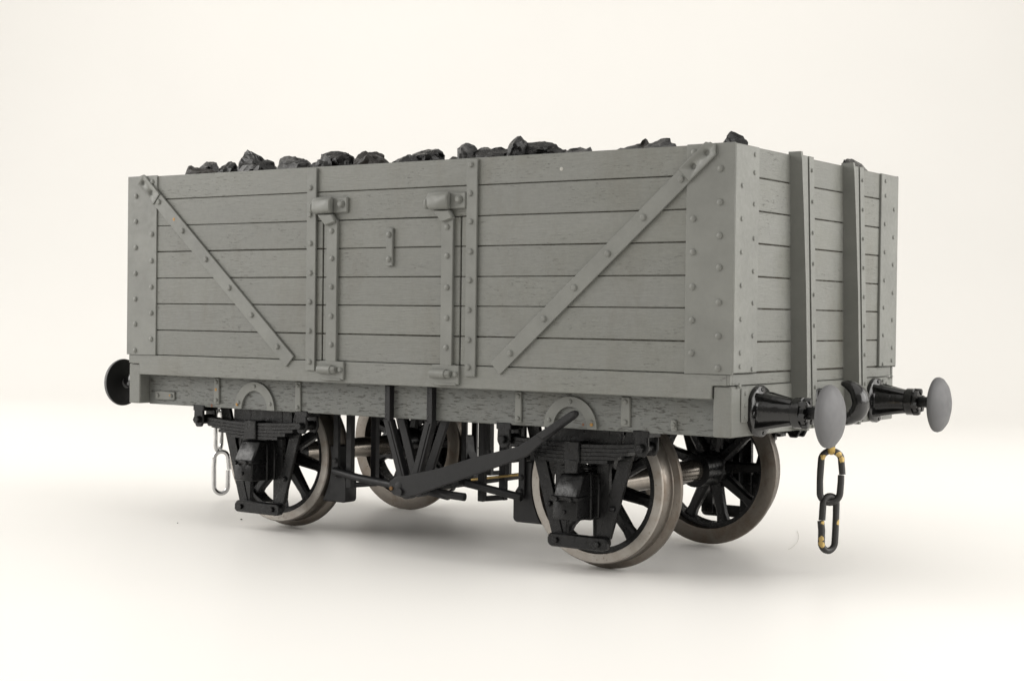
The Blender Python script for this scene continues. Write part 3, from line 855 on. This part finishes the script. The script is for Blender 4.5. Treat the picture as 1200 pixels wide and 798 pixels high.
LUMPS = [
 ([[(217.3, 204), (218, 196), (222.5, 194.4), (233, 195.6), (248, 199), (256, 203)]], -45.5, 6, CN, 'low flat brownish coal lump at the left end of the row'),
 ([[(232.5, 196), (241, 189.6), (255, 190.4), (257.5, 201), (243, 202)]], -40, 6, CB, 'coal lump just behind the low flat brownish one'),
 ([[(260, 201), (261, 194), (271, 189.3), (277.5, 191.4), (281, 200)]], -44, 6, CB, 'small round coal lump left of the tall wedge shaped one'),
 ([[(280.3, 200), (281, 188), (286, 177.4), (291, 176.6), (308, 185.3), (320, 190.6), (326.7, 198)]], -44.5, 8, CB, 'tall wedge shaped black coal lump sloping down to the right, near left end'),
 ([[(325, 199), (330, 194.2), (340, 197)]], -45, 4, CB, 'tiny coal chip right of the tall wedge shaped lump'),
 ([[(329, 195), (330, 186.6), (337, 183.9), (348, 183.4), (361, 186.4), (362.5, 191), (361, 196)]], -43.5, 7, CG, 'pale grey rounded coal lump left of the left door post'),
 ([[(361, 196), (367, 189.4), (377, 185.4), (385, 185.4), (390, 194)]], -45, 5, CB, 'low dark coal lump directly above the left door post'),
 ([[(372, 188), (377, 179.6), (390, 178), (405, 177.8), (411, 179.6), (414, 184), (413, 193)]], -40.5, 7, CB, 'broad rough coal lump behind the low one above left door post'),
 ([[(413, 193), (424, 183.6), (439, 180.6), (453, 186.4), (456.5, 191)], [(413, 186), (416, 179.6), (422, 178), (430, 174.9), (437, 176), (446, 181.4), (448, 188)]], -45, 7, CN, 'double peaked brownish coal lump above the left half of the door'),
 ([[(457.7, 190.5), (463, 187.2), (479, 181.5), (486, 182.4), (494, 189)]], -45, 5, CB, 'thin pointed coal lump above the middle of the door'),
 ([[(482, 184), (490, 178.5), (501, 176), (502.7, 174.4), (508, 177), (515.5, 175.8), (520, 178.5), (523.5, 187.5)]], -41, 8, CB, 'craggy coal lump above the right door catch'),
 ([[(525.6, 188), (532, 183.6), (541, 183.4), (543, 187)]], -42, 5, CN, 'low coal chip at foot of the upright pillar lump'),
 ([[(538.4, 186.5), (540, 170.6), (546.7, 167.8), (549.4, 166), (553, 170), (556.5, 174), (558.8, 185)]], -44.5, 6, CG, 'grey upright pillar of coal above right door post'),
 ([[(557.7, 174), (566, 173), (597, 172.9), (599.5, 176), (602, 183), (561, 185)]], -43.5, 7, CB, 'long flat topped coal lump right of the upright pillar'),
 ([[(598.7, 171.5), (601, 167), (609, 163.4), (612, 159), (615, 163), (618, 181), (602.7, 182)], [(606, 181), (610, 167.4), (624, 166.6), (644, 166.4), (652, 170), (660, 174.4), (662.7, 179)]], -44, 8, CB, 'black horned coal lump with a raised left tip, biggest near middle'),
 ([[(663, 178.5), (668, 174.6), (678.7, 171), (690.7, 173.2), (693.5, 178)]], -43, 6, CG, 'small domed grey coal lump right of the horned one'),
 ([[(714, 176.6), (724, 173.2), (748, 170.4), (754, 175)]], -45.5, 5, CG, 'thin pale grey coal slab sloping gently up right'),
 ([[(738, 175), (746, 168.6), (754.7, 163.8), (762, 167), (769, 174)]], -42.5, 5, CN, 'small brownish peaked coal lump between two pale grey slabs'),
 ([[(757, 172), (764, 166), (772, 163.8), (784.8, 162), (790.7, 169), (794, 172.5)]], -44, 7, CG, 'pale grey square ended coal lump left of the right corner plate'),
 ([[(824, 169), (832, 165), (838, 166), (848, 166.8), (850, 169)]], -45.5, 4, CN, 'nearly flat coal sliver above the right corner plate'),
 ([[(847.5, 168), (850.7, 157.2), (856, 153.2), (860, 155.8), (870.7, 159.8), (876, 167.6), (877.6, 171)]], -40.5, 6, CB, 'black pyramid of coal at the near corner of the wagon'),
]
for i, (pr, y, d, m, lab) in enumerate(LUMPS): coal_lump(pr, y, d, m, lab, i + 3)
# the one that shows over the wagon end, behind the farther stanchion
def end_lump():
    prof = [(986.0, 196), (989, 187.3), (994, 184.6), (1000, 187), (1010, 192.4), (1017, 200)]
    def atx(px, py, x):
        d = ROT @ Vector(((px - 600) / CAMF, -(py - 399) / CAMF, -1)); s = (x - CX) / d.x
        return Vector((CX, CY, CZ)) + d * s
    P = [atx(a, b, 97.5) for a, b in prof]
    t = bmesh.new(); rnd = random.Random(5)
    my = sum(p.y for p in P) / len(P)
    for p in P:
        t.verts.new(p)
        for s in (-1, 1): t.verts.new((97.5 + s * rnd.uniform(2, 3.2), my + (p.y - my) * rnd.uniform(.6, .85), 104 + (p.z - 104) * rnd.uniform(.4, .8)))
    for s in (-1, 1):
        for p in (P[0], P[-1]): t.verts.new((97.5 + s * 2.6, p.y, 103.4))
    r = bmesh.ops.convex_hull(t, input=t.verts)
    bmesh.ops.delete(t, geom=[e for e in r['geom_interior'] if isinstance(e, bmesh.types.BMVert)], context='VERTS')
    bmesh.ops.triangulate(t, faces=t.faces)
    bmesh.ops.subdivide_edges(t, edges=t.edges[:], cuts=2, use_grid_fill=True); bmesh.ops.triangulate(t, faces=t.faces)
    t.normal_update()
    for v in t.verts: v.co += v.normal * (noise.noise(v.co * .55) * .25 + noise.noise(v.co * 1.5) * .09 + (noise.cell(v.co * .45) - .5) * .3)
    for v in t.verts: v.co = (v.co - Vector((97.5, my, 103.6))) * S
    bmesh.ops.recalc_face_normals(t, faces=t.faces)
    me = bpy.data.meshes.new('coal_lump'); t.to_mesh(me); t.free(); me.materials.append(CB)
    for p in me.polygons: p.use_smooth = True
    me.set_sharp_from_angle(angle=math.radians(17))
    o = bpy.data.objects.new('coal_lump', me); COL.objects.link(o)
    o.matrix_world = ROOT @ Matrix.Translation(Vector((97.5, my, 103.6)) * S)
    tag(o, 'coal lump peeping over the wagon end behind the farther stanchion', 'coal', 'coal lumps showing above the wagon side')
end_lump()
# small coal filling the body under the lumps
t = bmesh.new(); nx, ny = 90, 42
vs = [[t.verts.new((-101 + 202 * i / nx, -48.4 + 96.8 * j / ny, 0)) for j in range(ny + 1)] for i in range(nx + 1)]
for i in range(nx):
    for j in range(ny): t.faces.new((vs[i][j], vs[i + 1][j], vs[i + 1][j + 1], vs[i][j + 1]))
for v in t.verts:
    v.co.z = 103.6 + noise.noise(v.co * .3) * 1.1 + (noise.cell(v.co * .4) - .5) * 1.2
for v in t.verts: v.co *= S
me = bpy.data.meshes.new('coal_bed'); t.to_mesh(me); t.free(); me.materials.append(M['coal'])
bed = bpy.data.objects.new('coal_bed', me); COL.objects.link(bed); bed.matrix_world = ROOT
tag(bed, 'bed of small black coal filling the wagon body below its rim', 'coal', kind='stuff')

# ------------------------------------------------------------------ white table running up into a studio sweep
mb_, nt, b = new_mat('white_studio_paper')
n1 = noise_tex(nt, coords(nt, (.004, .004, .004)), 1, 4, .55)
n2 = noise_tex(nt, coords(nt, (.35, .35, .35)), 1, 4, .6)
c = mix(nt, 1.0, (.85, .836, .806), ramp(nt, n1, [(.3, g(.985)), (.7, g(1.01))]), 'MULTIPLY')
nt.links.new(c, b.inputs['Base Color'])
b.inputs['Roughness'].default_value = .42; b.inputs['Specular IOR Level'].default_value = .45
bp = N(nt, 'ShaderNodeBump', Strength=.05, Distance=.2 * S); nt.links.new(n2, bp.inputs['Height']); nt.links.new(bp.outputs[0], b.inputs['Normal'])
SW = mb_
view = Vector((-math.sin(YAW), math.cos(YAW), 0)); right = Vector((math.cos(YAW), math.sin(YAW), 0))
prof = [(-900, 0), (-300, 0), (0, 0), (300, 0), (560, 0)]
for i in range(1, 17):
    a = PI / 2 * i / 16; prof.append((560 + 420 * math.sin(a), 420 - 420 * math.cos(a)))
prof += [(980, 900), (980, 1500)]
t = bmesh.new(); rows = []
for d, z in prof:
    rows.append([t.verts.new((view * d + right * w + Vector((0, 0, z))) * S) for w in (-2600, -1300, 0, 1300, 2600)])
for A, B in zip(rows, rows[1:]):
    for j in range(4): t.faces.new((A[j], A[j + 1], B[j + 1], B[j]))
for f in t.faces: f.smooth = True
bmesh.ops.recalc_face_normals(t, faces=t.faces)
me = bpy.data.meshes.new('backdrop'); t.to_mesh(me); t.free(); me.materials.append(SW)
back = bpy.data.objects.new('backdrop', me); COL.objects.link(back); back['kind'] = 'structure'

# odd bits lying on the table
def ground(px, py):
    d = (ROOT.to_3x3() @ ROT) @ Vector(((px - 600) / CAMF, -(py - 399) / CAMF, -1)); o = cam.matrix_world.translation / S
    return o - d * (o.z / d.z)
def crumb(px, py, r, mat, label):
    t = bmesh.new(); bmesh.ops.create_icosphere(t, subdivisions=2, radius=r)
    for v in t.verts: v.co = Vector((v.co.x * 1.4, v.co.y, v.co.z * .6)) * (1 + .5 * noise.noise(v.co * 3 + Vector((px, 0, 0))))
    zm = min(v.co.z for v in t.verts)
    for v in t.verts: v.co = (v.co - Vector((0, 0, zm))) * S
    me = bpy.data.meshes.new('crumb'); t.to_mesh(me); t.free(); me.materials.append(mat)
    o = bpy.data.objects.new('crumb', me); COL.objects.link(o); o.location = ground(px, py) * S
    tag(o, label, 'crumb')
crumb(283, 609, .30, M['coal'], 'tiny black crumb on the white table just left of the left wheel')
crumb(208, 613, .18, M['coalbrown'], 'tiny pale brown crumb on the table farthest left of the wagon')
h = [ground(*q) for q in ((934, 622), (936, 628), (935, 634), (930, 640), (924, 644))]
mb = MB(); mb.tube(smooth_path([(p.x, p.y, .12) for p in h], 4), .04, 6, plain('grey_hair', (.4, .37, .33)))
me = mb.mesh('hair', None)
o = bpy.data.objects.new('hair', me); COL.objects.link(o)
tag(o, 'fine curved hair lying on the white table near the hanging brass patched chain', 'hair')

# ------------------------------------------------------------------ studio lamps
world = bpy.data.worlds.new('World'); scene.world = world; world.use_nodes = True
bg = world.node_tree.nodes['Background']; bg.inputs[0].default_value = (1.0, .96, .90, 1); bg.inputs[1].default_value = .36
def softbox(name, loc, target, size, power, col=(1, .98, .95), sy=None):
    l = bpy.data.lights.new(name, 'AREA'); l.shape = 'RECTANGLE'; l.size = size * S; l.size_y = (sy or size) * S
    l.energy = power; l.color = col
    o = bpy.data.objects.new(name, l); COL.objects.link(o)
    o.location = Vector(loc) * S
    o.rotation_euler = (Vector(target) - Vector(loc)).to_track_quat('-Z', 'Y').to_euler()
    return o
softbox('overhead_softbox', tuple(view * -200 + Vector((0, 0, 930))), (0, 0, 0), 1600, 7.6)
softbox('rear_left_added_fill', tuple(view * 230 - right * 720 + Vector((0, 0, 300))), (0, 0, 0), 520, 2.2)  # added fill, low behind the wagon, to lighten the shadow beneath it
softbox('rear_right_added_fill', tuple(view * 120 + right * 780 + Vector((0, 0, 300))), (0, 0, 0), 520, 2.3)  # second added fill, from the other side, thinning the same floor shadow
softbox('left_softbox', (-760, -600, 380), (0, -30, 20), 700, 6.4, sy=560)
softbox('right_softbox', (820, 160, 340), (60, 0, 20), 700, 6.0, sy=540)

scene.view_settings.view_transform = 'Standard'; scene.view_settings.look = 'None'
scene.view_settings.exposure = -0.10; scene.view_settings.gamma = 1
scene.render.engine = 'CYCLES'
scene.cycles.max_bounces = 8
scene.render.resolution_x = 1024; scene.render.resolution_y = 680
